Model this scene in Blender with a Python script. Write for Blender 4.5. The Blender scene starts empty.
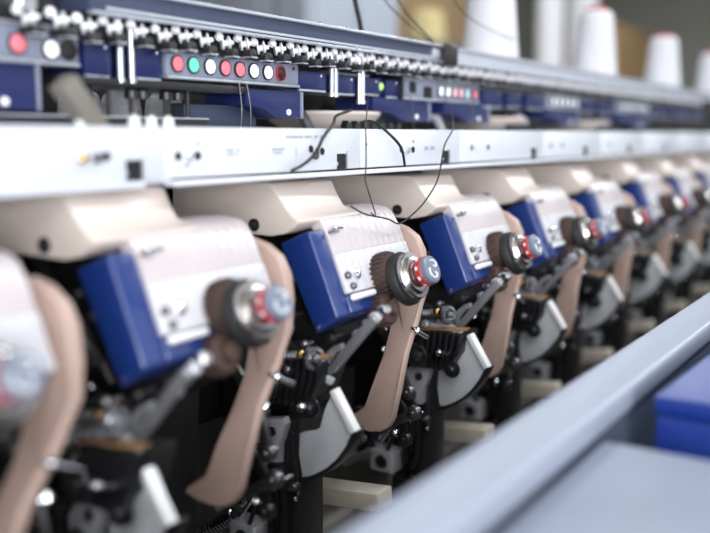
import bpy, bmesh, math, random
from mathutils import Vector, Matrix
random.seed(7)
SC = bpy.context.scene
COL = SC.collection
PI = math.pi

# ------------------------------------------------------------------ materials
def mat(name, col, rough=.5, metal=0., noise=0., nscale=40., bump=0., bscale=200., emit=None, estr=0., spec=.5, coat=0., aniso=None):
    m = bpy.data.materials.new(name); m.use_nodes = True
    nt = m.node_tree; b = nt.nodes['Principled BSDF']
    b.inputs['Base Color'].default_value = (*col, 1)
    b.inputs['Roughness'].default_value = rough
    b.inputs['Metallic'].default_value = metal
    b.inputs['Specular IOR Level'].default_value = spec
    b.inputs['Coat Weight'].default_value = coat
    tc = nt.nodes.new('ShaderNodeTexCoord')
    if noise:
        n = nt.nodes.new('ShaderNodeTexNoise'); n.inputs['Scale'].default_value = nscale; n.inputs['Detail'].default_value = 4
        nt.links.new(tc.outputs['Object'], n.inputs['Vector'])
        mx = nt.nodes.new('ShaderNodeMix'); mx.data_type = 'RGBA'
        mx.inputs['A'].default_value = (*[c*(1-noise) for c in col], 1)
        mx.inputs['B'].default_value = (*[min(1, c*(1+noise)) for c in col], 1)
        nt.links.new(n.outputs['Fac'], mx.inputs['Factor'])
        nt.links.new(mx.outputs['Result'], b.inputs['Base Color'])
        mr = nt.nodes.new('ShaderNodeMapRange'); mr.inputs['To Min'].default_value = max(.02, rough-.08); mr.inputs['To Max'].default_value = min(1, rough+.08)
        nt.links.new(n.outputs['Fac'], mr.inputs['Value']); nt.links.new(mr.outputs['Result'], b.inputs['Roughness'])
    if bump:
        n2 = nt.nodes.new('ShaderNodeTexNoise'); n2.inputs['Scale'].default_value = bscale
        nt.links.new(tc.outputs['Object'], n2.inputs['Vector'])
        bp = nt.nodes.new('ShaderNodeBump'); bp.inputs['Strength'].default_value = bump; bp.inputs['Distance'].default_value = .002
        nt.links.new(n2.outputs['Fac'], bp.inputs['Height']); nt.links.new(bp.outputs['Normal'], b.inputs['Normal'])
    if emit:
        b.inputs['Emission Color'].default_value = (*emit, 1); b.inputs['Emission Strength'].default_value = estr
    return m

def streaked(name, col, rough, scale):
    """painted cover with faint drawn streaks running down its length"""
    m = mat(name, col, rough, 0, .04, 25); nt = m.node_tree; b = nt.nodes['Principled BSDF']
    tc = nt.nodes.new('ShaderNodeTexCoord'); w = nt.nodes.new('ShaderNodeTexWave'); w.bands_direction = 'X'
    w.inputs['Scale'].default_value = scale; w.inputs['Distortion'].default_value = 1.2; w.inputs['Detail'].default_value = 2
    nt.links.new(tc.outputs['Object'], w.inputs['Vector'])
    bp = nt.nodes.new('ShaderNodeBump'); bp.inputs['Strength'].default_value = .5; bp.inputs['Distance'].default_value = .001
    nt.links.new(w.outputs['Fac'], bp.inputs['Height']); nt.links.new(bp.outputs['Normal'], b.inputs['Normal'])
    return m

M = dict(
    cream=mat('cream_paint', (.575, .50, .46), .42, 0, .05, 12, .08, 300),
    white=streaked('white_cover_paint', (.53, .52, .56), .28, 22),
    pinkreflect=streaked('pink_cover_reflection', (.49, .44, .455), .3, 22),  # pinkish reflection on the upper cover, put into its colour
    blue=mat('blue_paint', (.008, .028, .155), .34, 0, .12, 15, .05, 400, coat=.5),
    navy=mat('navy_paint', (.006, .013, .080), .38, 0, .15, 20),
    tan=mat('tan_plastic', (.41, .29, .25), .42, 0, .06, 18, .05, 300),
    black=mat('black_metal', (.010, .010, .012), .38, .0, .3, 60, .1, 150),
    rubber=mat('black_rubber', (.012, .012, .013), .6, 0, .2, 60),
    gear=mat('dark_casting', (.022, .021, .022), .5, .3, .4, 45, .3, 120),
    steel=mat('brushed_steel', (.50, .50, .53), .28, 1, .15, 60),
    dsteel=mat('dark_steel', (.16, .155, .165), .34, .9, .25, 60),
    ring=mat('ring_steel', (.52, .50, .50), .24, 1, .2, 60),
    chrome=mat('chrome', (.82, .82, .86), .10, 1),
    brass=mat('brass', (.62, .45, .22), .25, 1, .1, 50),
    copper=mat('copper_strand', (.50, .30, .16), .45, .6, .3, 300, .5, 600),
    bristle=mat('brown_bristle', (.060, .034, .028), .7, 0, .4, 200, .6, 500),
    grey=mat('grey_guard_paint', (.60, .63, .67), .45, .05, .08, 60, .2, 700),
    lgrey=mat('light_grey_plate', (.52, .53, .57), .4, .3, .1, 50, .1, 500),
    armgrey=mat('arm_grey', (.26, .27, .29), .35, .6, .1, 50),
    slate=mat('slate_paint', (.050, .062, .11), .4, .2, .15, 30),
    panel=mat('panel_grey', (.23, .25, .33), .42, .2, .1, 40),
    red=mat('red_plastic', (.42, .022, .030), .35, 0, .1, 40),
    capface=mat('blue_grey_cap', (.15, .17, .23), .35, 0, .1, 60),
    paper=mat('white_print', (.82, .82, .84), .5),
    beam=mat('white_beam_paint', (.60, .62, .68), .34, .0, .03, 10),
    ink=mat('grey_print', (.35, .36, .40), .6),
    hole=mat('hole_black', (.006, .006, .007), .7),
    alu=mat('aluminium', (.62, .65, .72), .30, .75, .06, 40),
    rail=mat('pale_rail_paint', (.29, .32, .40), .42, .1, .06, 10),
    shelfpale=mat('pale_shelf_reflection', (.42, .44, .50), .4, .1, .06, 10),  # bright sky reflection on the shelf rail, put into the base colour
    table=mat('table_laminate', (.30, .33, .42), .35, 0, .05, 8),
    skirt=mat('skirt_paint', (.055, .070, .105), .5, 0, .15, 10),
    cabinet=mat('blue_cabinet_paint', (.008, .032, .23), .35, 0, .1, 8),
    bed=mat('grey_brown_bed', (.17, .155, .135), .55, .1, .25, 12),
    thread=mat('white_thread', (.58, .58, .62), .7, 0, .04, 90, .5, 400),
    yarn=mat('black_thread', (.012, .012, .014), .6),
    pale=mat('pale_plastic', (.70, .70, .72), .3),
    disc=mat('tension_disc', (.78, .78, .82), .38, .1),
    gfoot=mat('foot_bar_cream', (.50, .45, .38), .5, 0, .15, 30),
    yellow=mat('yellow_thread', (.66, .54, .26), .7),
    wall=mat('wall_paint', (.46, .45, .41), .8, 0, .08, 2),
    ceil=mat('ceiling_paint', (.42, .44, .40), .8, 0, .08, 2),
    floor=mat('floor_concrete', (.20, .19, .18), .5, 0, .2, 3),
    fargrey=mat('far_grey_paint', (.42, .46, .54), .5, 0, .05, 4),
    fardark=mat('far_dark_paint', (.13, .14, .17), .5, 0, .1, 4),
    farbrown=mat('far_brown_board', (.30, .19, .09), .6, 0, .2, 5),
    lamp_red=mat('lamp_red', (.75, .18, .22), .3, 0, emit=(1, .26, .32), estr=.35),
    lamp_green=mat('lamp_green', (.15, .65, .45), .3, 0, emit=(.1, .8, .5), estr=.45),
    lamp_white=mat('lamp_white', (.85, .87, .9), .3, 0, emit=(.9, .95, 1), estr=.9),
    lamp_pink=mat('lamp_pink', (.85, .5, .55), .3, 0, emit=(1, .5, .55), estr=.45),
    lamp_blue=mat('lamp_pale_blue', (.5, .7, .85), .3, 0, emit=(.5, .8, 1), estr=.5),
    lamp_lime=mat('lamp_lime', (.45, .75, .2), .3, 0, emit=(.5, .9, .2), estr=.6),
    lamp_off=mat('lamp_dark', (.03, .01, .012), .25),
)

# ------------------------------------------------------------------ mesh collector
class G:
    def __init__(s): s.v = []; s.f = []; s.mi = []; s.mats = []
    def m(s, k):
        if k not in s.mats: s.mats.append(k)
        return s.mats.index(k)
    def add(s, vs, fs, k):
        o = len(s.v); i = s.m(k)
        s.v += [tuple(v) for v in vs]
        for f in fs: s.f.append([a+o for a in f]); s.mi.append(i)
        return s
    def box(s, x0, x1, y0, y1, z0, z1, k, R=None, o=None):
        vs = [Vector((x, y, z)) for x in (x0, x1) for y in (y0, y1) for z in (z0, z1)]
        if R is not None:
            o = Vector(o) if o is not None else Vector(((x0+x1)/2, (y0+y1)/2, (z0+z1)/2))
            vs = [R @ (v-o) + o for v in vs]
        return s.add(vs, [(0,1,3,2),(4,6,7,5),(0,4,5,1),(2,3,7,6),(0,2,6,4),(1,5,7,3)], k)
    def prism(s, poly, x0, x1, k):
        """outline in the y,z plane given thickness along x"""
        n = len(poly)
        vs = [(x0, y, z) for y, z in poly] + [(x1, y, z) for y, z in poly]
        fs = [tuple(range(n))[::-1], tuple(range(n, 2*n))] + [(i, (i+1) % n, n+(i+1) % n, n+i) for i in range(n)]
        return s.add(vs, fs, k)
    def loft(s, rings, k, cap=True):
        n = len(rings[0]); vs = [v for r in rings for v in r]; fs = []
        for a in range(len(rings)-1):
            for i in range(n):
                j = (i+1) % n; fs.append((a*n+i, a*n+j, (a+1)*n+j, (a+1)*n+i))
        if cap: fs += [tuple(range(n))[::-1], tuple(range((len(rings)-1)*n, len(rings)*n))]
        return s.add(vs, fs, k)
    def lathe(s, prof, o, ax, k, n=28):
        """prof: (distance along axis, radius)"""
        ax = Vector(ax).normalized(); o = Vector(o)
        u = ax.cross(Vector((0, 0, 1)) if abs(ax.z) < .9 else Vector((1, 0, 0))).normalized(); w = ax.cross(u)
        rings = [[o+ax*t+(u*math.cos(2*PI*i/n)+w*math.sin(2*PI*i/n))*max(r, 1e-5) for i in range(n)] for t, r in prof]
        return s.loft(rings, k)
    def cyl(s, p0, p1, r, k, n=16, r1=None):
        p0 = Vector(p0); p1 = Vector(p1); L = (p1-p0).length
        return s.lathe([(0, r), (L, r if r1 is None else r1)], p0, p1-p0, k, n)
    def tube(s, pts, r, k, n=8, sub=5):
        P = [Vector(p) for p in pts]; Q = []
        for i in range(len(P)-1):
            a, b, c, d = P[max(i-1, 0)], P[i], P[i+1], P[min(i+2, len(P)-1)]
            for j in range(sub):
                t = j/sub
                Q.append(.5*(2*b+(c-a)*t+(2*a-5*b+4*c-d)*t*t+(3*b-a-3*c+d)*t**3))
        Q.append(P[-1]); rings = []; u = None
        for i, q in enumerate(Q):
            t = (Q[min(i+1, len(Q)-1)]-Q[max(i-1, 0)]).normalized()
            if u is None: u = t.cross(Vector((0, 0, 1)) if abs(t.z) < .9 else Vector((1, 0, 0))).normalized()
            u = (u-t*u.dot(t)).normalized(); w = t.cross(u)
            rings.append([q+(u*math.cos(2*PI*a/n)+w*math.sin(2*PI*a/n))*r for a in range(n)])
        return s.loft(rings, k)
    def strip(s, path, half, x0, x1, k):
        """flat bar following a y,z path"""
        L = []; R = []
        for i, p in enumerate(path):
            a = path[max(i-1, 0)]; b = path[min(i+1, len(path)-1)]
            d = Vector((b[0]-a[0], b[1]-a[1])).normalized(); nx = Vector((-d.y, d.x))
            h = half[i] if isinstance(half, (list, tuple)) else half
            L.append((p[0]+nx.x*h, p[1]+nx.y*h)); R.append((p[0]-nx.x*h, p[1]-nx.y*h))
        return s.prism(L+R[::-1], x0, x1, k)
    def build(s, name, parent=None, bevel=0., seg=2, sharp=32, off=(0, 0, 0)):
        me = bpy.data.meshes.new(name); bm = bmesh.new()
        o = Vector(off)
        V = [bm.verts.new(Vector(v)-o) for v in s.v]
        for f, i in zip(s.f, s.mi):
            try:
                q = bm.faces.new([V[a] for a in f]); q.material_index = i
            except ValueError: pass
        bmesh.ops.recalc_face_normals(bm, faces=bm.faces)
        if bevel:
            E = [e for e in bm.edges if len(e.link_faces) == 2 and e.calc_face_angle(0) > math.radians(38)]
            bmesh.ops.bevel(bm, geom=E, offset=bevel, segments=seg, affect='EDGES', profile=.5, clamp_overlap=True)
        bm.normal_update(); bm.to_mesh(me); bm.free()
        for k in s.mats: me.materials.append(M[k])
        me.shade_smooth(); me.set_sharp_from_angle(angle=math.radians(sharp))
        ob = bpy.data.objects.new(name, me); COL.objects.link(ob)
        if parent: ob.parent = parent
        return ob

def tag(o, label=None, cat=None, group=None, kind=None):
    if label: o['label'] = label
    if cat: o['category'] = cat
    if group: o['group'] = group
    if kind: o['kind'] = kind
    return o
def empty(name, loc, label, cat, group=None):
    o = bpy.data.objects.new(name, None); COL.objects.link(o); o.location = loc; o.empty_display_size = .05
    return tag(o, label, cat, group)
def copy_tree(o, parent=None):
    c = o.copy(); COL.objects.link(c)
    if parent: c.parent = parent
    for ch in list(o.children): copy_tree(ch, c)
    return c

# ------------------------------------------------------------------ the room
def slab(name, *a):
    g = G(); g.box(*a); return tag(g.build(name), kind='structure')
slab('floor', -3, 18, -4.2, 7.2, -.1, 0, 'floor')
slab('ceiling', -3, 18, -4.2, 7.2, 4.2, 4.3, 'ceil')
slab('wall_back', -3, 18, 7, 7.2, 0, 4.2, 'wall')
slab('wall_far', 18, 18.2, -4.2, 7.2, 0, 4.2, 'wall')
slab('wall_near', -3.2, -3, -4.2, 7.2, 0, 4.2, 'wall')
slab('wall_front', -3, 18, -4.4, -4.2, 0, 4.2, 'wall')

# ------------------------------------------------------------------ machine head
H0 = .43                                   # head origin sits this far under its knob
A = math.radians(22)
NV = Vector((0, -math.cos(A), math.sin(A)))     # axis of the knob, normal of the sloped face
B0 = Vector((0, .060, -.024))                   # foot of the knob on the sloped face
def on_face(x, z, lift=0):                      # point of the sloped face at height z
    return Vector((x, .0697+z*.404, z)) + NV*lift

def make_head():
    root = empty('winding_head', (0, 0, 0), 'x', 'machine part', 'winding heads in a row along the machine')
    st = {'low': False}
    def P(g, name, bevel=0., parent=None, seg=2, sharp=32):
        if st['low']:                                # gear train sits lower left of the housing, towards the operator
            g.v = [(-.05+(x+.05)*.94-.062, .15+(y-.15)*.94-.042, -.24+(z+.24)*.94+.026) for x, y, z in g.v]
        g.v = [(x, y, z+H0) for x, y, z in g.v]
        return g.build(name, parent or root, bevel, seg, sharp)
    # hood: lofted along x, its front sweeping down concavely into a lip over the cover
    def sec(x, f):
        return [Vector((x, y, z)) for y, z in (
            (.295, .046), (.295, .104), (.145+.004*f, .105), (.137+.004*f, .102),
            (.128+.006*f, .090-.002*f), (.118+.006*f, .077-.004*f), (.108+.002*f, .067-.001*f), (.1005-.0025*f, .0635+.002*f),
            (.101-.004*f, .060+.002*f), (.107-.004*f, .0540+.005*f), (.119-.004*f, .0475+.008*f), (.140, .0435+.010*f))]
    g = G(); g.loft([sec(-.126, 0), sec(-.09, .1), sec(-.05, .4), sec(-.018, .8), sec(.0, 1)], 'cream')
    hood = P(g, 'hood', .0035, seg=3, sharp=40)
    g = G(); g.lathe([(0, .0075), (.002, .0075), (.002, .0055), (.0006, .005), (.0006, 0)], (-.1262, .164, .0555), (-1, 0, 0), 'hole', 20)
    g.lathe([(0, .0035), (.0016, .003), (.0018, 0)], (-.1268, .164, .0555), (-1, 0, 0), 'dsteel', 10)
    P(g, 'screw', 0, hood)
    # blue housing: side slab and lower ledge, with the white cover let into its front
    g = G()
    a, b, c, d = (.135, .035), (.092, .052), (.052, -.045), (.083, -.067)
    g.prism([a, b, c, d], -.118, -.088, 'blue')
    lo = on_face(0, -.0222)
    g.prism([(lo.y, lo.z), (c[0]+.0005, c[1]), d, (.10, -.045)], -.0881, -.012, 'blue')
    hs = P(g, 'blue_housing', .0035, seg=3)
    # white cover
    prof = [(on_face(0, z).y-.001, z) for z in (.022, .030, .042)] + [(.0925, .053), (.098, .061), (.107, .0665), (.125, .069), (.160, .070)]
    inner = [(y+.014, z-.010) for y, z in prof][::-1]
    g = G(); fl = [(on_face(0, z).y-.0022, z) for z in (-.0215, 0, .0235)]; g.prism(fl+[(y+.014, z-.006) for y, z in fl][::-1], -.0875, .076, 'white')
    cov = P(g, 'white_cover', .0025, seg=3, sharp=25)
    g = G(); g.prism(prof+inner, -.0870, .0755, 'pinkreflect'); P(g, 'upper_cover', .0025, cov, seg=3, sharp=25)
    g = G(); u = Vector((1, 0, 0))
    g.lathe([(0, .0001), (.0012, .0028), (.003, .004), (.048, .004), (.050, .0028), (.0512, .0001)], on_face(-.086, -.0275, .0035), u, 'paper', 14)
    P(g, 'slot_bar', 0, cov)
    for x, z, r, k in ((-.079, -.003, .0048, 'dsteel'), (-.061, -.004, .0066, 'chrome'), (-.075, -.0155, .0045, 'dsteel')):
        g = G(); g.lathe([(0, r*1.15), (.002, r*1.15), (.002, r*.9), (.006, r*.9), (.0075, r*.6), (.008, 0)], on_face(x, z), NV, k, 18)
        P(g, 'stud', 0, cov)
    g = G(); e = on_face(-.083, .047, .004)
    g.lathe([(0, .0022), (.010, .0022), (.011, .004), (.014, .004), (.015, .002), (.015, 0)], e-NV*.006, NV, 'steel', 12)
    g.tube([e+Vector((.002, -.002, .003)), e+Vector((.012, 0, .003)), e+Vector((.026, .002, .002))], .0011, 'yarn', 6, 3)
    P(g, 'thread_eyelet', 0, cov)
    # tan side plate sweeping down to a hooked foot
    g = G()
    out = [(.150, .040), (.130, .043), (.108, .045), (.087, .039), (.070, .028), (.060, .010), (.0565, -.018), (.060, -.050), (.068, -.090),
           (.081, -.135), (.091, -.185), (.098, -.222), (.104, -.234), (.115, -.241), (.132, -.244), (.152, -.2425), (.170, -.238), (.165, -.231),
           (.140, -.213), (.127, -.180), (.115, -.140), (.107, -.105), (.103, -.065), (.106, -.035), (.120, -.010), (.150, .0)]
    g.prism(out, .088, .102, 'tan')
    def bend(v):
        f = min(1, max(0, (-.02-v[2])/.20)); f = f*f*(3-2*f)
        return (v[0]-.095*f, v[1]-.050*f, v[2]+.030*f)
    g.v = [bend(v) for v in g.v]; pl = P(g, 'side_plate', .003, seg=3)
    # knob stack
    kn = G(); kn.lathe([(-.02, .011), (.066, .011)], B0, NV, 'dsteel', 20); kn = P(kn, 'knob')
    g = G(); c0 = B0+Vector((-.004, -.001, .013))
    g.lathe([(-.017, .014), (-.015, .022), (-.010, .0252), (.012, .0252), (.017, .023), (.018, .014)], c0, NV, 'bristle', 32)
    w1 = NV.cross(Vector((1, 0, 0))); 
    for i in range(26):
        t = 2*PI*i/26; dr = Vector((1, 0, 0))*math.cos(t)+w1*math.sin(t)
        q = c0+dr*.0248; g.tube([q-NV*.013+dr*-.0008, q-NV*.008+dr*.0022, q+NV*.008+dr*.0022, q+NV*.015-dr*.0008], .0016, 'bristle', 6, 2)
    P(g, 'ribbed_collar', 0, kn)
    g = G(); g.lathe([(.020, .020), (.021, .0300), (.024, .0335), (.031, .0335), (.035, .0310), (.0355, .02)], B0, NV, 'rubber', 40); P(g, 'black_ring', 0, kn)
    g = G(); g.lathe([(.0352, .016), (.0355, .0275), (.0375, .0292), (.0420, .0292), (.0437, .0280), (.0430, .0240), (.0450, .0225), (.0470, .0215), (.048, .0185), (.0485, .012)], B0, NV, 'ring', 40); P(g, 'steel_ring', 0, kn)
    g = G(); g.lathe([(.047, .010), (.0472, .0155), (.0495, .0165), (.0515, .0135), (.053, .0135)], B0, NV, 'dsteel', 28); P(g, 'neck', 0, kn)
    g = G(); g.lathe([(.052, .012), (.0525, .0165), (.054, .0178), (.0605, .0178), (.0615, .017)], B0, NV, 'red', 36)
    for i in range(9):                              # small pale marks round the red band
        t = 2*PI*i/9; dr = Vector((1, 0, 0))*math.cos(t)+w1*math.sin(t); tg = NV.cross(dr)
        q = B0+NV*.0572+dr*.0178
        g.add([q-tg*.0022-NV*.0020+dr*.0002, q+tg*.0022-NV*.0020+dr*.0002, q+tg*.0022+NV*.0012+dr*.0002, q-tg*.0022+NV*.0012+dr*.0002], [(0, 1, 2, 3)], 'paper')
    P(g, 'red_band', 0, kn)
    g = G(); g.lathe([(.0612, .012), (.0615, .0170), (.064, .0176), (.068, .0168), (.0695, .0145), (.0698, .0)], B0, NV, 'capface', 36)
    fc = B0+NV*.0702
    def fp(a, b): return fc+Vector((1, 0, 0))*a+w1*b
    g.tube([fp(-.003, .0105), fp(.004, .010), fp(.009, .006), (fp(.006, .002)), fp(.001, .004)], .0009, 'paper', 6, 4)
    g.tube([fp(-.009, .002), fp(-.0105, -.003), fp(-.007, -.009), fp(.0, -.0105), fp(.004, -.007), fp(.001, -.004)], .0009, 'paper', 6, 4)
    P(g, 'cap', 0, kn)
    # second brush under the knob
    g = G(); c1 = Vector((-.030, .048, -.050))
    g.lathe([(-.012, .010), (-.010, .0175), (.010, .0175), (.012, .010), (.020, .009), (.021, 0)], c1, NV, 'bristle', 24)
    for i in range(16):
        t = 2*PI*i/16; dr = Vector((1, 0, 0))*math.cos(t)+w1*math.sin(t); q = c1+dr*.0172
        g.tube([q-NV*.009, q-NV*.004+dr*.002, q+NV*.004+dr*.002, q+NV*.010], .0013, 'bristle', 6, 2)
    P(g, 'lower_brush')
    st['low'] = True
    # bent steel arm from under the knob down and back
    g = G()
    g.strip([(.040, -.055), (.057, -.072), (.085, -.105), (.100, -.124), (.107, -.127), (.111, -.120), (.106, -.108), (.096, -.098), (.086, -.094)],
            [.005, .006, .0055, .005, .005, .005, .005, .0045, .004], -.056, -.047, 'armgrey')
    P(g, 'bent_arm', .0015)
    for i, (y, z) in enumerate(((.050, -.052), (.062, -.062), (.074, -.073), (.085, -.086))):
        g = G(); g.lathe([(0, .004), (.002, .0066), (.010, .0072), (.014, .005), (.018, .005), (.019, 0)], (-.026, y, z), (-.4, -.7, .3), 'lgrey' if i % 2 else 'steel', 16)
        P(g, 'guide_roller')
    # spindle with nut
    g = G(); g.cyl((-.065, .185, -.117), (-.065, .135, -.109), .0065, 'dsteel', 18)
    for i in range(9): g.lathe([(0, .0065), (.0012, .0075), (.0024, .0065)], (-.065, .18-.005*i, -.1162+.0008*i), (0, -1, .15), 'dsteel', 18)
    sp = P(g, 'spindle')
    g = G(); g.lathe([(0, .009), (.001, .0145), (.006, .0155), (.009, .0140), (.009, .0095), (.004, .009), (.004, .0055), (.013, .0050), (.0135, 0)], (-.068, .122, -.110), (-.35, -1, .12), 'steel', 24)
    P(g, 'nut', 0, sp)
    g = G(); g.strip([(.21, -.15), (.17, -.128), (.13, -.128), (.10, -.14)], [.006, .009, .008, .004], -.058, -.050, 'lgrey'); P(g, 'link_plate', .0015)
    # comb block with ribs, copper strand on top
    g = G(); g.prism([(.165, -.143), (.090, -.136), (.092, -.150), (.112, -.194), (.160, -.199)], -.050, -.018, 'gear')
    cb = P(g, 'comb_block', .001)
    for i in range(7):
        y = .158-.0105*i; h = .0 if i < 5 else .006*(i-4)
        g = G(); g.strip([(y, -.138), (y+.003, -.165), (y+.010+.001*i, -.197+h)], .0030, -.075, -.045, 'black')
        P(g, 'rib', .0008, cb)
    g = G(); g.tube([(-.070, .166, -.139), (-.068, .150, -.1355), (-.070, .125, -.1335), (-.068, .100, -.131), (-.066, .086, -.130)], .0022, 'copper', 8, 4)
    g.tube([(-.062, .166, -.138), (-.060, .140, -.135), (-.060, .110, -.131), (-.058, .086, -.129)], .0018, 'copper', 8, 4)
    P(g, 'copper_strand', 0, cb)
    g = G(); g.lathe([(0, .013), (.004, .013), (.004, .0085), (.012, .0085), (.014, .006), (.014, 0)], (-.074, .105, -.192), (-1, 0, 0), 'black', 20); P(g, 'pivot', 0, cb)
    # round boss
    g = G(); g.lathe([(0, .0195), (.014, .0195), (.017, .0180), (.017, .0140), (.0145, .0125), (.0145, .0090), (.021, .0082), (.022, .0060), (.022, 0)], (-.060, .168, -.179), (-1, 0, 0), 'dsteel', 30)
    P(g, 'boss')
    # sector guard
    sec_pts = [(.086, -.141), (.094, -.150), (.103, -.168), (.110, -.192), (.122, -.200), (.141, -.205), (.143, -.232), (.138, -.262),
               (.128, -.2595), (.114, -.252), (.098, -.241), (.083, -.226), (.070, -.208), (.060, -.190)]
    g = G(); g.prism(sec_pts, -.052, -.040, 'grey'); gd = P(g, 'sector_guard', .0012)
    g = G(); g.strip([(.057, -.187), (.0675, -.2095), (.081, -.2285), (.097, -.244), (.114, -.2555), (.130, -.2635), (.140, -.2655)], .0022, -.056, -.030, 'black'); P(g, 'rim', .0006, gd)
    g = G(); g.strip([(.087, -.139), (.056, -.187)], .0042, -.060, -.046, 'paper'); P(g, 'white_edge_bar', .0012, gd)
    # bracket under the boss with its screw and second boss
    g = G(); g.prism([(.193, -.205), (.158, -.198), (.153, -.205), (.160, -.228), (.164, -.234), (.166, -.262), (.196, -.268), (.205, -.240), (.206, -.228)], -.058, -.042, 'lgrey')
    br = P(g, 'bracket', .0018)
    g = G(); g.lathe([(0, .0062), (.003, .0062), (.003, .0040), (.001, .0036), (.001, 0)], (-.058, .172, -.217), (-1, 0, 0), 'dsteel', 16); P(g, 'bracket_screw', 0, br)
    g = G(); g.lathe([(0, .0135), (.005, .0130), (.005, .0090), (.009, .0085), (.009, .004), (.005, .0038), (.005, 0)], (-.058, .190, -.248), (-1, 0, 0), 'dsteel', 22); P(g, 'bracket_nut', 0, br)
    # post and its black loop link
    g = G(); g.prism([(.182, -.200), (.158, -.203), (.157, -.300), (.156, -.470), (.190, -.470), (.188, -.300)], -.044, .0, 'gear')
    g.box(-.0, .012, .162, .180, -.470, -.2, 'gear'); g.box(-.0465, -.044, .158, .170, -.300, -.215, 'dsteel')
    po = P(g, 'post', .002)
    g = G(); g.strip([(.199, -.275), (.192, -.262), (.180, -.262), (.173, -.272), (.171, -.31), (.173, -.345), (.178, -.362), (.184, -.372)], .0045, -.064, -.052, 'black')
    g.strip([(.197, -.272), (.195, -.32), (.192, -.362)], .0042, -.064, -.052, 'black')
    g.strip([(.186, -.275), (.184, -.31), (.184, -.345)], .0016, -.062, -.054, 'dsteel')
    P(g, 'loop_link', .0012, po)
    g = G(); g.lathe([(0, .003), (.014, .003), (.015, 0)], (-.046, .162, -.300), (-1, -.6, 0), 'chrome', 10); P(g, 'pin', 0, po)
    # sensor block
    g = G(); g.box(-.074, -.036, .210, .255, -.384, -.347, 'lgrey'); sb = P(g, 'sensor_block', .004, seg=3)
    g = G(); g.lathe([(0, .0115), (.0012, .011), (.0012, .0085), (.0004, .008), (.0004, 0)], (-.074, .2325, -.366), (-1, 0, 0), 'dsteel', 22); g.lathe([(0, .0082), (.0008, .0080), (.0008, 0)], (-.0742, .2325, -.366), (-1, 0, 0), 'hole', 20)
    P(g, 'sensor_eye', 0, sb)
    g = G(); g.box(-.036, -.0, .200, .262, -.40, -.34, 'black'); g.box(-.07, -.05, .176, .215, -.430, -.388, 'black'); P(g, 'sensor_mount', .003)
    # linkage above the sensor
    for a0, b0, r, k in (((-.060, .246, -.345), (-.056, .196, -.270), .0028, 'chrome'), ((-.05, .236, -.345), (-.045, .205, -.285), .0022, 'steel'), ((-.070, .222, -.345), (-.066, .206, -.30), .003, 'black')):
        g = G(); g.cyl(a0, b0, r, k, 10); g.lathe([(-.004, .0001), (-.003, .005), (.003, .005), (.004, .0001)], b0, (1, 0, 0), k, 12); P(g, 'linkage_rod')
    # spring
    g = G(); p0 = Vector((-.05, .325, -.392)); p1 = Vector((-.05, .262, -.350)); ax = (p1-p0).normalized(); w = Vector((1, 0, 0)); q = ax.cross(w)
    g.tube([p0+(p1-p0)*(i/96)+(w*math.cos(i*PI/4)+q*math.sin(i*PI/4))*.0098 for i in range(97)], .0020, 'chrome', 6, 1)
    g.cyl(p0, p1, .0068, 'black', 14); P(g, 'spring')
    # foot bar, navy tray and dark gear case filling the inside
    g = G(); R = Matrix.Rotation(math.radians(-6), 3, 'X')
    g.box(.085, .125, .120, .350, -.375, -.348, 'gfoot', R); P(g, 'foot_bar', .003)
    g = G(); g.box(.05, .17, .330, .370, -.39, -.30, 'navy'); P(g, 'navy_tray', .003)
    st['low'] = False
    g = G(); g.prism([(.30, .040), (.15, .030), (.12, -.02), (.11, -.09), (.18, -.13), (.19, -.30), (.30, -.30)], -.038, .086, 'gear'); P(g, 'gear_case', .004)
    # hoses behind the housing, visible between two heads
    for k, pts in (('gear', [(-.05, .28, .03), (-.06, .24, .005), (-.06, .20, -.03), (-.05, .17, -.09)]),
                   ('dsteel', [(-.08, .30, .02), (-.09, .25, -.02), (-.08, .22, -.06), (-.06, .20, -.10)]),
                   ('gear', [(-.10, .27, .03), (-.105, .22, .015), (-.10, .17, -.02), (-.08, .15, -.06)])):
        g = G(); g.tube(pts, .0075, k, 10, 5); P(g, 'hose')
    st['low'] = True
    # scattered bolts and small chromed fittings
    rr = random.Random(3)
    spots = [(.15, -.06, -.062), (.12, -.075, -.05), (.17, -.09, -.05), (.135, -.095, -.062), (.20, -.105, -.05), (.21, -.19, -.05), (.222, -.225, -.05), (.21, -.29, -.055),
             (.232, -.31, -.05), (.245, -.33, -.05), (.16, -.02, -.05), (.18, .0, -.05), (.205, -.04, -.05), (.12, -.165, -.09), (.225, -.27, -.05), (.10, -.085, -.055)]
    for y, z, x in spots:
        g = G(); r = rr.uniform(.0035, .0065); d = (-1, rr.uniform(-.8, .2), rr.uniform(-.2, .6)); k = rr.choice(['chrome', 'steel', 'dsteel', 'chrome', 'black'])
        g.lathe([(-.02, r*.6), (0, r*.6), (0, r), (.004, r), (.006, r*.7), (.006, r*.4), (.010, r*.4), (.010, 0)], (x, y, z), d, k, 8); P(g, 'bolt')
    for y, z, x in ((.135, -.115, .10), (.120, -.150, .10), (.145, -.175, .11), (.115, -.205, .11), (.155, -.215, .10), (.105, -.24, .10), (.13, -.265, .10), (.17, -.275, .08), (.09, -.11, .09), (.16, -.285, -.055),
                    (.215, -.10, -.06), (.225, -.135, -.06), (.205, -.165, -.075), (.235, -.18, -.06), (.135, -.105, -.07), (.155, -.128, -.07)):
        g = G(); r = rr.uniform(.004, .0085); d = (-1, rr.uniform(-1, .1), rr.uniform(-.3, .6)); k = rr.choice(['chrome', 'steel', 'dsteel', 'chrome', 'dsteel', 'brass'])
        x += .045 if x > .05 else 0
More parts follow.
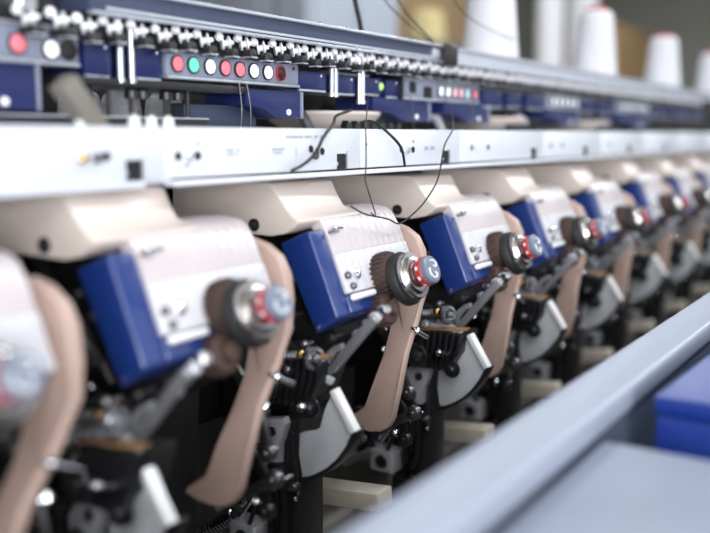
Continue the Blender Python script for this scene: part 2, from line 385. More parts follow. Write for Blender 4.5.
        g.lathe([(-.03, r*.6), (0, r*.6), (0, r), (.004, r), (.005, r*.8), (.005, r*.5), (.012, r*.45), (.013, 0)], (x, y, z), d, k, 10); P(g, 'bolt')
    for pth, x, k in (([(.16, -.10), (.12, -.15), (.105, -.20)], .135, 'dsteel'), ([(.15, -.185), (.115, -.225), (.11, -.27)], .137, 'black'), ([(.18, -.24), (.13, -.25), (.09, -.225)], .127, 'dsteel'),
                      ([(.235, -.09), (.20, -.125), (.20, -.17)], -.055, 'steel'), ([(.25, -.15), (.215, -.20)], -.05, 'dsteel')):
        g = G(); g.strip(pth, .0065, x, x+.006, k)
        for e_ in (pth[0], pth[-1]): g.lathe([(0, .0105), (.009, .0105), (.010, .008), (.010, .004), (.014, .004), (.014, 0)], (x+.007, e_[0], e_[1]), (-1, 0, 0), k, 16)
        P(g, 'lever', .001)
    for (y, z, w_, h_) in ((.155, -.115, .034, .030), (.215, -.155, .030, .045), (.235, -.24, .03, .06)):
        g = G(); g.box(-.058, -.030, y-w_/2, y+w_/2, z-h_/2, z+h_/2, 'gear', Matrix.Rotation(rr.uniform(-.4, .4), 3, 'X')); P(g, 'valve_block', .003)
    return root

HEADS = [(.366, 1.0910), (.6434, 1.0969), (.936, 1.0909), (1.264, 1.086), (1.571, 1.0866), (1.894, 1.0859), (2.230, 1.0925), (2.565, 1.090), (2.900, 1.090), (3.235, 1.090)]
HL = ['winding head cut off by the photo\'s left edge, very blurred, tan plate and knob showing',
      'large blurred winding head with blue housing, nearest one seen whole',
      'sharp winding head in the middle of the photo, third from the left, red-banded knob',
      'sharp winding head with grey sector guard fully visible, fourth from the left',
      'slightly blurred winding head, fifth from the left, just right of the sharp ones',
      'blurred winding head, sixth from the left along the row',
      'blurred winding head, seventh from the left, red knob band near the right edge',
      'blurred winding head, eighth from the left, its knob near the photo\'s right edge',
      'far blurred winding head, ninth from the left, mostly hidden behind nearer heads',
      'farthest blurred winding head at the end of the row']
SET = {1: [('sector_guard', .010, -.015)], 2: [('comb_block', .012, .022), ('boss', .018, .026), ('sector_guard', .011, -.009), ('bracket', .018, .0)]}
proto = make_head()
for i, (x, z) in enumerate(HEADS):
    h = proto if i == 0 else copy_tree(proto)
    h.location = (x, .5056, z-H0); h['label'] = HL[i]
    for nm, dy, dz in SET.get(i, ()):               # moving parts stand at different points of their stroke
        for c in h.children:
            if c.name.split('.')[0] == nm: c.location = (0, dy, dz)

# ------------------------------------------------------------------ machine bed and back
t = empty('machine_bed', (2.2, .8, 0), 'long grey-brown machine bed carrying the row of winding heads', 'machine bed')
def W(g, name, parent, bevel=0., **k):
    g.v = [tuple(Vector(v)-parent.location) for v in g.v]; return g.build(name, parent, bevel, **k)
g = G(); g.box(-.6, 5.2, .50, 1.10, 0, .655, 'bed'); W(g, 'bed_body', t, .006)
t = empty('rear_bulkhead', (2.2, .9, .657), 'dark rear wall panel of the machine behind the heads and above the beam', 'panel')
g = G(); g.box(-.6, 5.2, .88, .92, .657, .86, 'bed'); W(g, 'lower_back_panel', t, .002)
g = G(); g.box(-.6, 5.2, .82, .86, .86, 1.22, 'gear'); W(g, 'upper_back_panel', t, .002)
g = G(); g.box(-.6, 5.2, .98, 1.00, 1.22, 1.368, 'gear'); W(g, 'rear_panel', t, .002)
for x in (-.5, 1.3, 3.1, 5.1):
    g = G(); g.box(x, x+.05, .92, .98, .657, 1.37, 'gear'); W(g, 'upright', t, .002)

# ------------------------------------------------------------------ white beam above the heads
t = empty('white_beam', (2.2, .65, 1.20), 'long white beam running above the cream hoods, with holes and notches', 'beam')
seams = [-.6, .290, .627, .975, 1.259, 1.60, 1.93, 2.26, 2.6, 2.95, 5.2]
for a_, b_ in zip(seams[:-1], seams[1:]):
    g = G(); g.box(a_+.0006, b_-.0006, .630, .660, 1.2075, 1.2577, 'beam'); W(g, 'panel', t, .0012)
g = G(); g.box(-.6, 5.2, .636, .820, 1.2035, 1.2573, 'beam'); W(g, 'core', t, .001)
g = G(); g.box(.636, 5.2, .622, .640, 1.2005, 1.2060, 'beam'); W(g, 'ledge', t, .0012)
g = G(); g.box(.640, 5.19, .6285, .634, 1.2059, 1.2082, 'hole'); W(g, 'shadow_gap_strip', t)  # black strip painted in as the shadow gap above the ledge
g = G(); g.box(-.6, .600, .626, .640, 1.2005, 1.2075, 'beam'); W(g, 'ledge', t, .0012)
for x in (.588, .931, 1.209, 1.552, 1.832, 2.14, 2.46):
    g = G(); g.box(x-.0085, x+.0085, .6285, .631, 1.2085, 1.2270, 'hole'); g.box(x+.009, x+.011, .6270, .631, 1.2085, 1.2300, 'alu'); g.box(x-.010, x-.0085, .6280, .631, 1.213, 1.217, 'alu'); W(g, 'notch', t)
def hole(x, z, r=.0038, k='hole'):
    g = G(); g.lathe([(0, r*1.15), (.0006, r*1.1), (.0006, r), (.0002, r*.95), (.0002, 0)], (x, .6300, z), (0, -1, 0), k, 16); W(g, 'hole', t)
for x, z in ((.557, 1.231), (.647, 1.2295), (.675, 1.2295), (.880, 1.2305), (.891, 1.2305), (.868, 1.2335), (1.079, 1.2305), (1.112, 1.2295), (1.259+.04, 1.23), (1.36, 1.23), (1.64, 1.23), (1.70, 1.23), (2.0, 1.23)):
    hole(x, z, .0040)
for x, z in ((.675, 1.241), (.659, 1.2205), (.99, 1.238), (1.112, 1.241)): hole(x, z, .0013)
for x, z, k in ((.529, 1.230, 'brass'), (.545, 1.230, 'dsteel'), (.662, 1.2300, 'alu'), (.875, 1.226, 'dsteel'), (1.095, 1.230, 'alu')):
    g = G(); g.lathe([(0, .0050), (.004, .0048), (.005, .0035), (.0045, .002), (.0045, 0)], (x, .6300, z), (0, -1, 0), k, 18); W(g, 'screw', t)
g = G(); rr = random.Random(5)
def marks(x0, x1, z, h):
    x = x0
    while x < x1:
        w = rr.uniform(.0014, .0040)
        if rr.random() < .82: g.box(x, x+w, .6292, .6302, z-h*rr.uniform(.4, 1)/2, z+h/2, 'ink')
        x += w+.0012
marks(.718, .738, 1.2340, .0030); marks(.720, .736, 1.2295, .0022)
marks(.795, .815, 1.2340, .0030); marks(.797, .812, 1.2300, .0022)
marks(.820, .895, 1.2480, .0026); g.box(.838, .8388, .6292, .6302, 1.226, 1.236, 'ink'); marks(1.145, 1.175, 1.231, .006); marks(1.29, 1.31, 1.229, .004)
W(g, 'lettering', t)

# ------------------------------------------------------------------ shelf rails and what stands on them
def shelf(name, x0, x1, label, front):
    t = empty(name, ((x0+x1)/2, .78, 1.37), label, 'rail')
    g = G(); g.box(x0, x1, .724, .86, 1.372, 1.396, front); W(g, 'rail_body', t, .0015)
    g = G(); g.box(x0, x1, .7185, .73, 1.3945, 1.3985, 'alu'); W(g, 'top_lip', t, .001)
    g = G(); g.box(x0, x1, .7190, .73, 1.3695, 1.3730, 'alu'); W(g, 'bottom_lip', t, .001)
    if front == 'slate':
        g = G(); g.box(x0+.02, x1-.012, .7235, .725, 1.3755, 1.3785, 'alu'); W(g, 'trim_line', t)
        g = G(); g.box(x1-.030, x1-.004, .7225, .726, 1.376, 1.392, 'alu'); W(g, 'end_plate', t, .001)
        for x in (x0+.03, x0+.22, x0+.40): 
            g = G(); g.lathe([(0, .003), (.0035, .003), (.004, 0)], (x, .73, 1.3985), (0, 0, 1), 'dsteel', 10); W(g, 'screw', t)
    for x in [x0+.06+i*.55 for i in range(int((x1-x0)/.55)+1)]:
        g = G(); g.box(x, x+.03, .86, .98, 1.375, 1.395, 'gear'); W(g, 'shelf_arm', t, .001)
    return t
shelf('shelf_rail', .627, 1.370, 'slate shelf rail with silver edges above the lamp panel, left of the joint', 'slate')
shelf('shelf_rail', 1.418, 5.2, 'pale aluminium shelf rail carrying the white thread cones', 'shelfpale')
g = G(); g.box(1.3715, 1.4165, .715, .87, 1.366, 1.4015, 'black'); tag(g.build('joint_cap', None, .002), 'black joint cap between the slate rail and the pale rail', 'cap')
g = G(); g.box(.25, .60, .74, .86, 1.352, 1.46, 'black'); mb = tag(g.build('motor_box', None, .006), 'dark blurred box in the top left corner above the lamp panel end', 'box')
g = G(); g.lathe([(0, .012), (.01, .012), (.014, .008), (.014, 0)], (.557, .74, 1.372), (0, -1, 0), 'steel', 18); g.build('box_stud', mb)

def cone(name, x, y, z, h, r0, r1, k, label, group, top='red', cat='thread cone'):
    t = empty(name, (x, y, z), label, cat, group)
    g = G(); N = 60
    prof = [(0, r0*.9), (.002, r0*.985)] + [(.004+(h-.018)*i/N, r0+(r1-r0)*i/N+.0005*math.sin(i*1.9)) for i in range(N+1)] + [(h-.008, r1*.95), (h-.004, r1*.84), (h-.002, r1*.7), (h-.001, 0)]
    g.lathe(prof, (0, 0, 0), (0, 0, 1), k, 48); g.build('thread_body', t, sharp=60)
    g = G(); g.lathe([(h-.006, r1*.66), (h+.004, r1*.66), (h+.006, r1*.60), (h+.006, r1*.3), (h-.004, r1*.28)], (0, 0, 0), (0, 0, 1), top, 28); g.build('core_tip', t)
    return t
CL = ['largest white thread cone, cut by the top edge, just right of the black joint', 'white thread cone with red tip, second along the pale rail',
      'white thread cone with red tip, third along the pale rail', 'white thread cone cut by the photo\'s right edge']
for (x, h), l in zip(((1.696, .185), (2.335, .168), (2.995, .160), (3.70, .160)), CL):
    cone('thread_cone', x, .785, 1.3990, h, .057, .0425, 'thread', l, 'white thread cones on the rail')

# ------------------------------------------------------------------ lamp panels
def lamp_panel(x0, x1, z0, z1, lamps, label, square=False, ends=False, y=.74):
    t = empty('lamp_panel', ((x0+x1)/2, y+.03, z0), label, 'lamp panel', 'lamp panels along the machine')
    g = G(); g.box(x0, x1, y, y+.06, z0, z1, 'panel'); W(g, 'housing', t, .0022)
    g = G(); g.box(x0+.001, x1-.001, y-.003, y+.055, z0-.0035, z0, 'alu'); W(g, 'bottom_lip', t, .0008)
    g = G(); g.box(x0+.001, x1-.001, y-.002, y+.055, z1, z1+.0025, 'alu'); W(g, 'top_lip', t, .0008)
    for x, z, k in lamps:
        g = G()
        if square:
            g.box(x-.0085, x+.0085, y-.0022, y+.002, z-.0085, z+.0085, 'black'); g.box(x-.0075, x+.0075, y-.0032, y, z-.0078, z+.0078, k)
            o = W(g, 'lamp', t, .0008)
        else:
            o = W(g.lathe([(0, .0100), (.0025, .0100), (.003, .0090), (.001, .0084), (.001, 0)], (x, y, z), (0, -1, 0), 'red' if k == 'lamp_off' else 'rubber', 24), 'lamp', t)
            g = G(); g.lathe([(.0, .0084), (.0018, .0082), (.0030, .006), (.0035, 0)], (x, y-.0012, z), (0, -1, 0), k, 24)
            g.v = [tuple(Vector(v)-t.location) for v in g.v]; g.build('lens', o)
    g = G(); g.lathe([(0, .0022), (.001, .002), (.001, 0)], (x1-.012, y, z1-.006), (0, -1, 0), 'hole', 10); W(g, 'screw', t)
    return t
lamp_panel(.30, .624, 1.321, 1.353, [(.551, 1.335, 'lamp_red'), (.589, 1.3325, 'lamp_white'), (.610, 1.333, 'hole')],
           'blurred lamp panel in the top left corner with one red and one white lamp')
lamp_panel(.745, .993, 1.3165, 1.3435, [(.762, 1.330, 'lamp_red'), (.788, 1.330, 'lamp_green'), (.816, 1.330, 'lamp_white'), (.843, 1.330, 'lamp_red'), (.870, 1.3298, 'lamp_red'), (.897, 1.3297, 'lamp_white'), (.925, 1.3295, 'lamp_white'), (.952, 1.3295, 'lamp_off')],
           'sharp grey lamp panel with eight round red, green and white lamps')
p3 = lamp_panel(1.268, 1.553, 1.3105, 1.340, [(1.398, 1.3245, 'lamp_white'), (1.424, 1.3245, 'lamp_white'), (1.450, 1.3240, 'lamp_pink'), (1.474, 1.3240, 'lamp_pink'), (1.499, 1.3235, 'lamp_blue'), (1.530, 1.3235, 'lamp_red')],
           'pale lamp panel of square lamps under the black joint, right of the sharp round-lamp panel', True)
g = G(); g.box(1.292, 1.312, .7385, .742, 1.318, 1.336, 'hole'); W(g, 'opening', p3)
g = G(); g.box(1.340, 1.366, .7380, .742, 1.3105, 1.330, 'hole'); W(g, 'opening', p3)
g = G(); g.box(1.262, 1.268, .736, .80, 1.306, 1.346, 'black'); W(g, 'end_plate', p3, .001)
lamp_panel(1.90, 2.106, 1.311, 1.336, [(1.93+.035*i, 1.3235, 'lamp_white') for i in range(5)], 'blurred far lamp panel with five white square lamps, beneath the second thread cone', True)
lamp_panel(2.40, 2.70, 1.313, 1.339, [(2.44+.045*i, 1.326, 'lamp_white') for i in range(6)], 'most distant blurred lamp panel with white square lamps, beneath the third thread cone', True)

# navy modules between the panels
NB = 'navy blocks between the lamp panels'
def block(x0, x1, z0, z1, label, lip=True, lamp=False):
    t = empty('navy_block', ((x0+x1)/2, .77, z0), label, 'block', NB)
    g = G(); g.box(x0, x1, .742, .81, z0, z1, 'navy'); W(g, 'block_body', t, .0015)
    if lip:
        g = G(); g.box(x0, x1-.004, .741, .745, z0-.003, z0, 'alu'); W(g, 'silver_lip', t, .0005)
    g = G(); g.lathe([(0, .0016), (.001, .0014), (.001, 0)], (x0+(x1-x0)*.78, .742, z1-.005), (0, -1, 0), 'paper', 10); W(g, 'screw', t)
    return t
for a_ in ((.632, .668, 1.311, 1.345, 'blurred navy block at top left, between two silver hanger posts and the red lamp'),
           (.702, .742, 1.312, 1.345, 'blurred navy block touching the left end of the round-lamp panel'),
           (.996, 1.062, 1.312, 1.3365, 'navy block touching the right end of the round-lamp panel'),
           (1.084, 1.136, 1.310, 1.3355, 'second navy block right of the round-lamp panel'),
           (1.156, 1.204, 1.312, 1.3360, 'third navy block right of the round-lamp panel, beside the lime lamp'),
           (1.224, 1.261, 1.310, 1.3360, 'navy block touching the left end of the square-lamp panel'),
           (1.575, 1.665, 1.304, 1.334, 'navy block just right of the square-lamp panel'),
           (1.69, 1.76, 1.306, 1.334, 'second blurred navy block right of the square-lamp panel'),
           (1.79, 1.885, 1.306, 1.334, 'blurred navy block left of the five-lamp panel'),
           (2.13, 2.22, 1.305, 1.334, 'blurred navy block right of the five-lamp panel'),
           (2.25, 2.38, 1.305, 1.334, 'blurred navy block left of the most distant lamp panel'),
           (2.73, 2.98, 1.306, 1.336, 'long blurred navy block right of the most distant lamp panel'),
           (3.02, 3.40, 1.306, 1.336, 'farthest navy block, at the right edge under the rail')):
    block(*a_)
g = G(); g.box(1.205, 1.222, .748, .78, 1.312, 1.338, 'navy'); lt = tag(g.build('indicator_lamp', None, .001), 'small lime green indicator lamp between navy blocks', 'lamp')
g = G(); g.lathe([(0, .0062), (.004, .006), (.006, .004), (.0065, 0)], (1.212, .748, 1.3245), (0, -1, 0), 'lamp_lime', 16); g.build('lens', lt)

# low navy brackets under the panels
def nbracket(x0, x1, label, z0=1.272, z1=1.308, y=.742):
    t = empty('navy_bracket', ((x0+x1)/2, .77, z0), label, 'bracket', 'navy brackets under the lamp panels'); L = x1-x0
    poly = [(x0, z1), (x1, z1), (x1, z0), (x0+L*.55, z0), (x0+L*.30, z0+.012), (x0+L*.0, z0+.016)]
    g = G(); g.loft([[Vector((x, y, z)) for x, z in poly], [Vector((x, y+.07, z)) for x, z in poly]], 'navy'); W(g, 'bracket_body', t, .0015)
    g = G(); g.lathe([(0, .0042), (.002, .004), (.0025, 0)], (x0+L*.76, y, z0+.008), (0, -1, 0), 'paper', 14); W(g, 'screw', t)
    g = G(); g.box(x1, x1+.004, y-.002, y+.02, z0, z1, 'panel'); W(g, 'edge_strip', t, .0006)
nbracket(.42, .572, 'blurred navy bracket under the lamp panel end at the left edge', 1.273, 1.318)
nbracket(.885, .999, 'navy bracket under the right end of the round-lamp panel')
nbracket(1.185, 1.362, 'navy bracket under the left end of the square-lamp panel')
nbracket(1.42, 1.60, 'blurred navy bracket under the right end of the square-lamp panel')
nbracket(1.90, 2.10, 'blurred navy bracket under the five-lamp panel')
nbracket(2.42, 2.68, 'blurred navy bracket under the most distant lamp panel')

# silver hanger posts
for i, (x, z0) in enumerate(((.676, 1.309), (.692, 1.309), (1.068, 1.308), (1.078, 1.308), (1.140, 1.300), (1.149, 1.300))):
    g = G(); g.cyl((x, .738, z0), (x, .738, 1.3695), .0034, 'alu', 12); g.lathe([(0, .0046), (.004, .0046), (.005, .003)], (x, .738, z0-.004), (0, 0, 1), 'alu', 12)
    tag(g.build('hanger_post'), ['left one of the blurred silver hanger posts near the red lamp', 'right one of the blurred silver hanger posts near the red lamp',
        'left silver post of the pair after the first navy block', 'right silver post of the pair after the first navy block',
        'left silver post of the pair before the lime lamp', 'right silver post of the pair before the lime lamp'][i], 'post', 'silver hanger posts')

# thread tensioners under the rail: pale disc pair, black cap, pin
g = G()
g.lathe([(-.007, .003), (-.006, .0085), (-.0045, .0088), (-.0025, .004), (.0005, .004), (.0025, .0088), (.004, .0085), (.005, .003), (.009, .0024), (.0095, 0)], (.001, -.010, .0115), (.75, -.65, .15), 'disc', 18)
g.lathe([(0, .003), (.001, .0050), (.006, .0050), (.007, .003)], (-.011, -.006, .0165), (-.2, -1, .5), 'paper', 14)
g.lathe([(0, .0060), (.012, .0066), (.014, .004), (.015, 0)], (0, -.012, -.0005), (0, -1, -.1), 'rubber', 14)
g.box(-.007, .007, -.014, .012, -.004, .003, 'black'); g.box(-.006, .006, -.026, -.012, -.0058, -.0042, 'alu'); g.cyl((0, .004, -.003), (0, .004, .025), .004, 'black', 8)
ten = g.build('thread_tensioner')
tag(ten, 'small thread tensioner with pale discs and a black cap under the shelf rail', 'thread tensioner', 'thread tensioners under the shelf rail')
xs = []; x = .56
while x < 3.3:
    xs.append(x); x += .0345
for i, x in enumerate(xs):
    o = ten if i == 0 else ten.copy()
    if i: COL.objects.link(o)
    o.location = (x, .742, 1.3475+.0012*math.sin(i*2.3)); o.rotation_euler = (0, 0, .12*math.sin(i*1.7))
g = G(); g.box(.53, 5.2, .742, .80, 1.3465, 1.3680, 'gear'); tag(g.build('tensioner_bar', None, .001), 'dark bar under the shelf rail that holds the row of tensioners', 'bar')

# ------------------------------------------------------------------ things just above the beam
t = empty('black_rack', (.66, .75, 1.258), 'black rack with silver top edge standing on the white beam at left', 'rack')
g = G(); g.box(.50, .806, .735, .79, 1.2575, 1.268, 'black'); W(g, 'tray', t, .001)
g = G(); g.box(.50, .806, .733, .737, 1.268, 1.2695, 'alu'); W(g, 'silver_edge', t)
g = G(); g.box(.60, .88, .735, .81, 1.3005, 1.309, 'black'); W(g, 'top_bar', t, .001)
for x in (.617, .668, .700, .752, .757, .789):
    g = G(); g.cyl((x, .75, 1.2690), (x, .75, 1.3005), .0025, 'black', 10); W(g, 'rod', t)
for x in (.620, .636, .700, .716, .752, .770):
    g = G(); g.lathe([(0, .008), (.008, .008), (.011, .005), (.012, .004)], (x, .748, 1.2895), (0, 0, 1), 'black', 14); W(g, 'bushing', t)
g = G(); g.box(.808, .945, .775, .80, 1.2575, 1.288, 'slate'); tag(g.build('grey_box', None, .002), 'dark grey box on the beam beneath the round-lamp panel', 'box')
for i, x in enumerate((.735, .80, .875)):
    cone('white_bobbin', x, .875, 1.2575, .046, .028, .024, 'thread', ['pale bobbin behind the left part of the black rack', 'pale bobbin behind the middle of the black rack', 'pale bobbin behind the right end of the black rack'][i], 'pale bobbins behind the black rack', 'thread', 'bobbin')
for i, x in enumerate((1.175, 1.76, 2.32)):
    t = empty('cream_dish', (x, .83, 1.2575), ['cream dish on the beam below the navy blocks, left of the square-lamp panel', 'blurred cream dish on the beam right of the square-lamp panel', 'blurred cream dish on the beam left of the most distant lamp panel'][i], 'dish', 'cream dishes above the beam')
    g = G(); g.lathe([(0, .06), (.003, .066), (.012, .082), (.024, .092), (.028, .092), (.028, .088), (.014, .076), (.008, .05), (.008, 0)], (0, 0, 0), (0, 0, 1), 'cream', 40); d = g.build('dish_body', t)
    for q in range(7):
        g = G(); g.box(-.075+.024*q, -.062+.024*q, -.096, -.086, 0, .011, 'black', Matrix.Rotation(.5, 3, 'Y')); g.build('black_clip', t)
g = G(); R = Matrix.Rotation(math.radians(-40), 3, 'Y'); g.box(.538, .558, .640, .660, 1.242, 1.304, 'bed', R)
lv = tag(g.build('tilted_lever', None, .002), 'blurred grey-cream lever leaning on the beam at left', 'lever')
# pale fittings standing along the beam top
for i, (x, l) in enumerate(((.548, 'blurred pale fitting beside the foot of the leaning lever'), (.610, 'first blurred pale knob on the beam right of the leaning lever'), (.632, 'second blurred pale knob on the beam right of the leaning lever'), (.655, 'third blurred pale knob on the beam right of the leaning lever'))):
    g = G(); g.lathe([(0, .006), (.005, .006), (.009, .0045), (.011, .002), (.0115, 0)], (x, .650, 1.2575), (0, 0, 1), 'pale', 16)
    tag(g.build('beam_knob'), l, 'knob', 'pale knobs on the beam top')
for i, (x, l) in enumerate(((1.03, 'bent grey pipe on the beam beneath the navy bracket left of the cream dish'), (1.44, 'bent grey pipe under the left half of the square-lamp panel'), (1.84, 'blurred bent grey pipe on the beam below the five-lamp panel'))):
    g = G(); g.tube([(x-.02, .79, 1.288), (x, .785, 1.290), (x+.02, .78, 1.280), (x+.035, .775, 1.2575)], .008, 'lgrey' if i else 'dsteel', 12, 5); g.lathe([(-.006, .006), (-.004, .011), (.006, .011), (.008, .006)], (x-.02, .79, 1.288), (-1, 0, 0), 'steel', 14)
    tag(g.build('bent_pipe'), l, 'pipe', 'bent pipes above the beam')

# ------------------------------------------------------------------ loose cables and threads
def wire(name, pts, r, k, label, cat, group=None):
    g = G(); g.tube(pts, r, k, 8, 6); return tag(g.build(name, sharp=80), label, cat, group)
wire('black_cable', [(.797, .605, 1.211), (.814, .603, 1.2165), (.831, .602, 1.225), (.845, .603, 1.235), (.860, .606, 1.248), (.912, .628, 1.2640), (.995, .68, 1.275), (1.090, .72, 1.285)], .0020, 'rubber', 'black cable drooping over the white beam left of the first notch', 'cable', 'black cables over the beam')
wire('black_cable', [(1.11, .71, 1.270), (1.035, .645, 1.2662), (1.016, .612, 1.252), (1.038, .606, 1.233), (1.058, .612, 1.209)], .0019, 'rubber', 'black cable drooping over the white beam right of the thin hanging thread', 'cable', 'black cables over the beam')
wire('loose_thread', [(1.16, .735, 1.31), (1.01, .642, 1.280), (.949, .605, 1.262), (.937, .597, 1.244), (.928, .591, 1.215), (.922, .588, 1.195), (.934, .587, 1.170), (.942, .586, 1.152), (.930, .585, 1.156)], .0008, 'yarn', 'thin black thread hanging straight down before the beam near the middle', 'thread', 'loose black threads')
wire('loose_thread', [(1.41, .735, 1.311), (1.20, .612, 1.265), (1.13, .590, 1.235), (1.098, .582, 1.192), (1.060, .580, 1.164), (1.026, .580, 1.148), (.990, .580, 1.138), (.962, .580, 1.146), (.915, .584, 1.1555), (.893, .590, 1.166)], .0011, 'yarn', 'black thread looping from the square-lamp panel down onto the sharp white cover', 'thread', 'loose black threads')
for pts, l in (([(.864, .735, 1.313), (.8645, .732, 1.28), (.865, .735, 1.2575)], 'left one of two thin threads beneath the round-lamp panel'),
               ([(.878, .735, 1.313), (.881, .732, 1.285), (.884, .735, 1.2575)], 'right one of two thin threads beneath the round-lamp panel'),
               ([(1.272, .735, 1.340), (1.276, .728, 1.310), (1.284, .728, 1.285), (1.298, .735, 1.2575)], 'grey thread hanging below the left end of the square-lamp panel'),
               ([(1.515, .735, 1.310), (1.508, .730, 1.285), (1.493, .735, 1.2575)], 'grey thread hanging below the right end of the square-lamp panel')):
    wire('hanging_thread', pts, .0009, 'dsteel', l, 'thread', 'thin threads hanging to the beam')
wire('rising_thread', [(1.250, .785, 1.54), (1.281, .78, 1.465), (1.336, .722, 1.399)], .0011, 'yarn', 'left one of two thin black threads rising from the slate rail end', 'thread', 'threads rising from the rail')
wire('rising_thread', [(1.310, .785, 1.54), (1.322, .78, 1.470), (1.345, .722, 1.399)], .0015, 'yarn', 'right one of two thin black threads rising from the slate rail end', 'thread', 'threads rising from the rail')
wire('slanting_thread', [(1.30, .70, 1.53), (1.400, .712, 1.468), (1.50, .718, 1.446), (1.62, .724, 1.437), (1.675, .728, 1.435)], .0009, 'yarn', 'thin dark thread slanting across the largest white cone', 'thread')
wire('black_strut', [(1.165, .785, 1.55), (1.192, .78, 1.455), (1.203, .78, 1.43), (1.215, .78, 1.3985)], .0038, 'rubber', 'short black strut standing on the slate rail', 'strut')

# ------------------------------------------------------------------ front rail, table and blue cabinet
t = empty('front_rail', (1.5, .25, 0), 'broad pale rail crossing the lower right corner, blurred', 'rail')
g = G(); g.box(-.5, 4.6, .2315, .285, .992, 1.018, 'rail'); W(g, 'rail_bar', t, .005, seg=3)
g = G(); g.box(-.5, 4.6, .2360, .256, .02, .992, 'skirt'); W(g, 'skirt_panel', t, .002)
for x in (0, 1.5, 3.0, 4.4):
    g = G(); g.box(x, x+.06, .22, .28, 0, .05, 'black'); W(g, 'foot', t, .003)
t = empty('work_table', (.2, -.1, 0), 'pale grey table top in the lower right corner, below the rail', 'table')
g = G(); g.box(-.6, .742, -.5, .2290, .962, .990, 'table'); W(g, 'table_top', t, .004)
for x in (-.55, .68):
    for y in (-.45, .17):
        g = G(); g.box(x, x+.04, y, y+.04, 0, .962, 'dsteel'); W(g, 'leg', t, .002)
t = empty('blue_cabinet', (.807, .203, 0), 'blue cabinet beyond the grey table at the right edge', 'cabinet')
g = G(); g.box(0, .55, -.60, .0, .03, 1.000, 'cabinet'); g.build('cabinet_body', t, .004)
g = G(); g.box(-.002, .552, -.602, .002, 1.000, 1.018, 'cabinet'); g.build('cabinet_lid', t, .004)
g = G(); g.box(.02, .53, -.58, -.02, 0, .03, 'black'); g.build('plinth', t)
t.rotation_euler = (0, 0, math.radians(-2))

# ------------------------------------------------------------------ blurred background of the hall
def far(name, a_, k, label, cat, dk='fardark'):
    x0, x1, y0, y1, z0, z1 = a_
    t = empty(name, ((x0+x1)/2, (y0+y1)/2, z0), label, cat)
    g = G(); g.box(x0, x1, y0, y1, z0+.08, z1, k); W(g, 'body', t, .01)
    g = G(); g.box(x0+.03, x1-.03, y0+.03, y1-.03, z0, z0+.08, 'black'); W(g, 'plinth', t)
    g = G(); g.box(x0+.04, (x0+x1)/2-.01, y0-.015, y0, z0+.15, z1-.05, k); W(g, 'door', t, .004)
    g = G(); g.box((x0+x1)/2+.01, x1-.04, y0-.015, y0, z0+.15, z1-.05, k); W(g, 'door', t, .004)
far('tall_locker', (2.95, 3.40, 2.5, 3.0, 0, 2.5), 'fardark', 'dark grey blurred locker beyond the slate rail', 'locker')
far('tall_locker', (3.42, 4.24, 2.5, 3.2, 0, 2.6), 'fargrey', 'pale blue-grey blurred cabinet beyond the slate rail, left of the yellow cone', 'cabinet')
far('storage_cabinet', (12.4, 14.8, 4.0, 4.8, 0, 2.80), 'farbrown', 'brown blurred cupboard far behind the second and third thread cones', 'cupboard')
far('storage_cabinet', (6.2, 9.0, 4.4, 5.0, 0, 3.3), 'farbrown', 'dim brown blurred cupboard far behind the largest thread cone', 'cupboard')
cone('yellow_cone', 4.66, 2.55, 1.76, .19, .105, .09, 'yellow', 'blurred yellow thread cone behind the joint of the rails', None, 'yellow')
g = G(); g.box(4.34, 5.2, 2.38, 2.85, 1.72, 1.76, 'fardark'); g.box(4.40, 5.15, 2.42, 2.8, 0, 1.72, 'fardark'); tag(g.build('far_stand'), 'dark blurred stand under the yellow cone', 'stand')
for i, (x, w) in enumerate(((5.65, .085), (6.25, .10))):
    g = G(); g.cyl((x, 2.2, 0), (x, 2.2, 2.6), w, 'pale', 20); g.cyl((x, 2.2, 0), (x, 2.2, .05), w*2, 'black', 20)
    tag(g.build('white_column'), ['blurred white column just right of the largest thread cone', 'blurred white column left of the second thread cone'][i], 'column', 'white columns behind the cones')

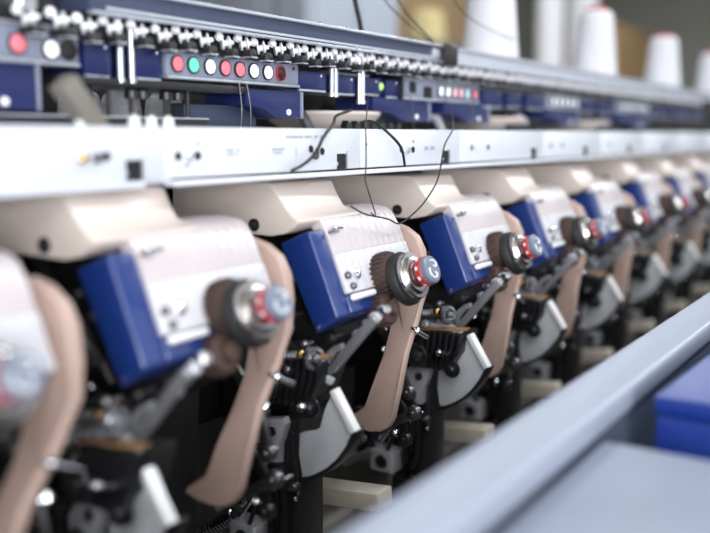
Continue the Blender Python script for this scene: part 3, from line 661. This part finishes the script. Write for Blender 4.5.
# ------------------------------------------------------------------ light
def area(name, loc, rot, sx, sy, power, col):
    l = bpy.data.lights.new(name, 'AREA'); l.shape = 'RECTANGLE'; l.size = sx; l.size_y = sy; l.energy = power; l.color = col
    o = bpy.data.objects.new(name, l); COL.objects.link(o); o.location = loc; o.rotation_euler = rot; return o
area('unseen_fill_light', (-2.9, -.3, 2.3), (0, math.radians(-82), 0), 2.2, 4.0, 110, (.96, .97, 1.0))  # added fill light at the left, brightens the faces turned that way
for lx, ly, lz, sx, sy, pw in ((-2.3, -2.9, 1.35, 2.6, 1.6, 560), (-1.6, -2.2, 3.3, 2.4, 2.0, 190)):
    l_ = area('unseen_fill_light', (lx, ly, lz), (0, 0, 0), sx, sy, pw, (.97, .98, 1.0)); l_.rotation_euler = (Vector((1.2, .6, 1.0))-l_.location).to_track_quat('-Z', 'Y').to_euler()  # added fill lights, low for the hood sides, high for the guards
cool = (.90, .95, 1.0)
for x in (1.6, 4.2, 7.5, 12):
    area('ceiling_tube', (x, -.9, 4.1), (0, 0, 0), 1.8, .35, 150 if x < 7 else 320, cool)
    area('ceiling_tube', (x, 2.6, 4.1), (0, 0, 0), 1.8, .35, 120, cool)
area('unseen_fill_light', (3.4, -4.0, 2.5), (math.radians(78), 0, 0), 6.5, 2.4, 110, (.88, .94, 1.0))  # this and the next: unseen light from the front wall, brightens front faces
area('unseen_fill_light', (10.5, -4.0, 2.5), (math.radians(78), 0, 0), 6.5, 2.4, 110, (.88, .94, 1.0))
w = bpy.data.worlds.new('world'); SC.world = w; w.use_nodes = True
w.node_tree.nodes['Background'].inputs[0].default_value = (.5, .56, .66, 1); w.node_tree.nodes['Background'].inputs[1].default_value = .15

# ------------------------------------------------------------------ camera
F = 900.0
ph = math.atan(131.5/F); th = math.atan(595/math.hypot(F, 131.5))
fw = Vector((math.cos(th)*math.cos(ph), math.sin(th)*math.cos(ph), -math.sin(ph)))
rt = Vector((math.sin(th), -math.cos(th), 0)); up = rt.cross(fw)
cam = bpy.data.cameras.new('camera'); co = bpy.data.objects.new('camera', cam); COL.objects.link(co)
co.matrix_world = Matrix(((rt.x, up.x, -fw.x, 0), (rt.y, up.y, -fw.y, 0), (rt.z, up.z, -fw.z, 1.25), (0, 0, 0, 1)))
cam.sensor_width = 36; cam.lens = F*36/710; cam.clip_start = .02; cam.clip_end = 100
cam.dof.use_dof = True; cam.dof.focus_distance = 1.17; cam.dof.aperture_fstop = 1.75; cam.dof.aperture_blades = 0
SC.camera = co
SC.view_settings.view_transform = 'Standard'; SC.view_settings.look = 'None'; SC.view_settings.gamma = 1; SC.view_settings.exposure = -1.2
SC.view_settings.use_curve_mapping = False
SC.cycles.use_denoising = True
SC.cycles.max_bounces = 8
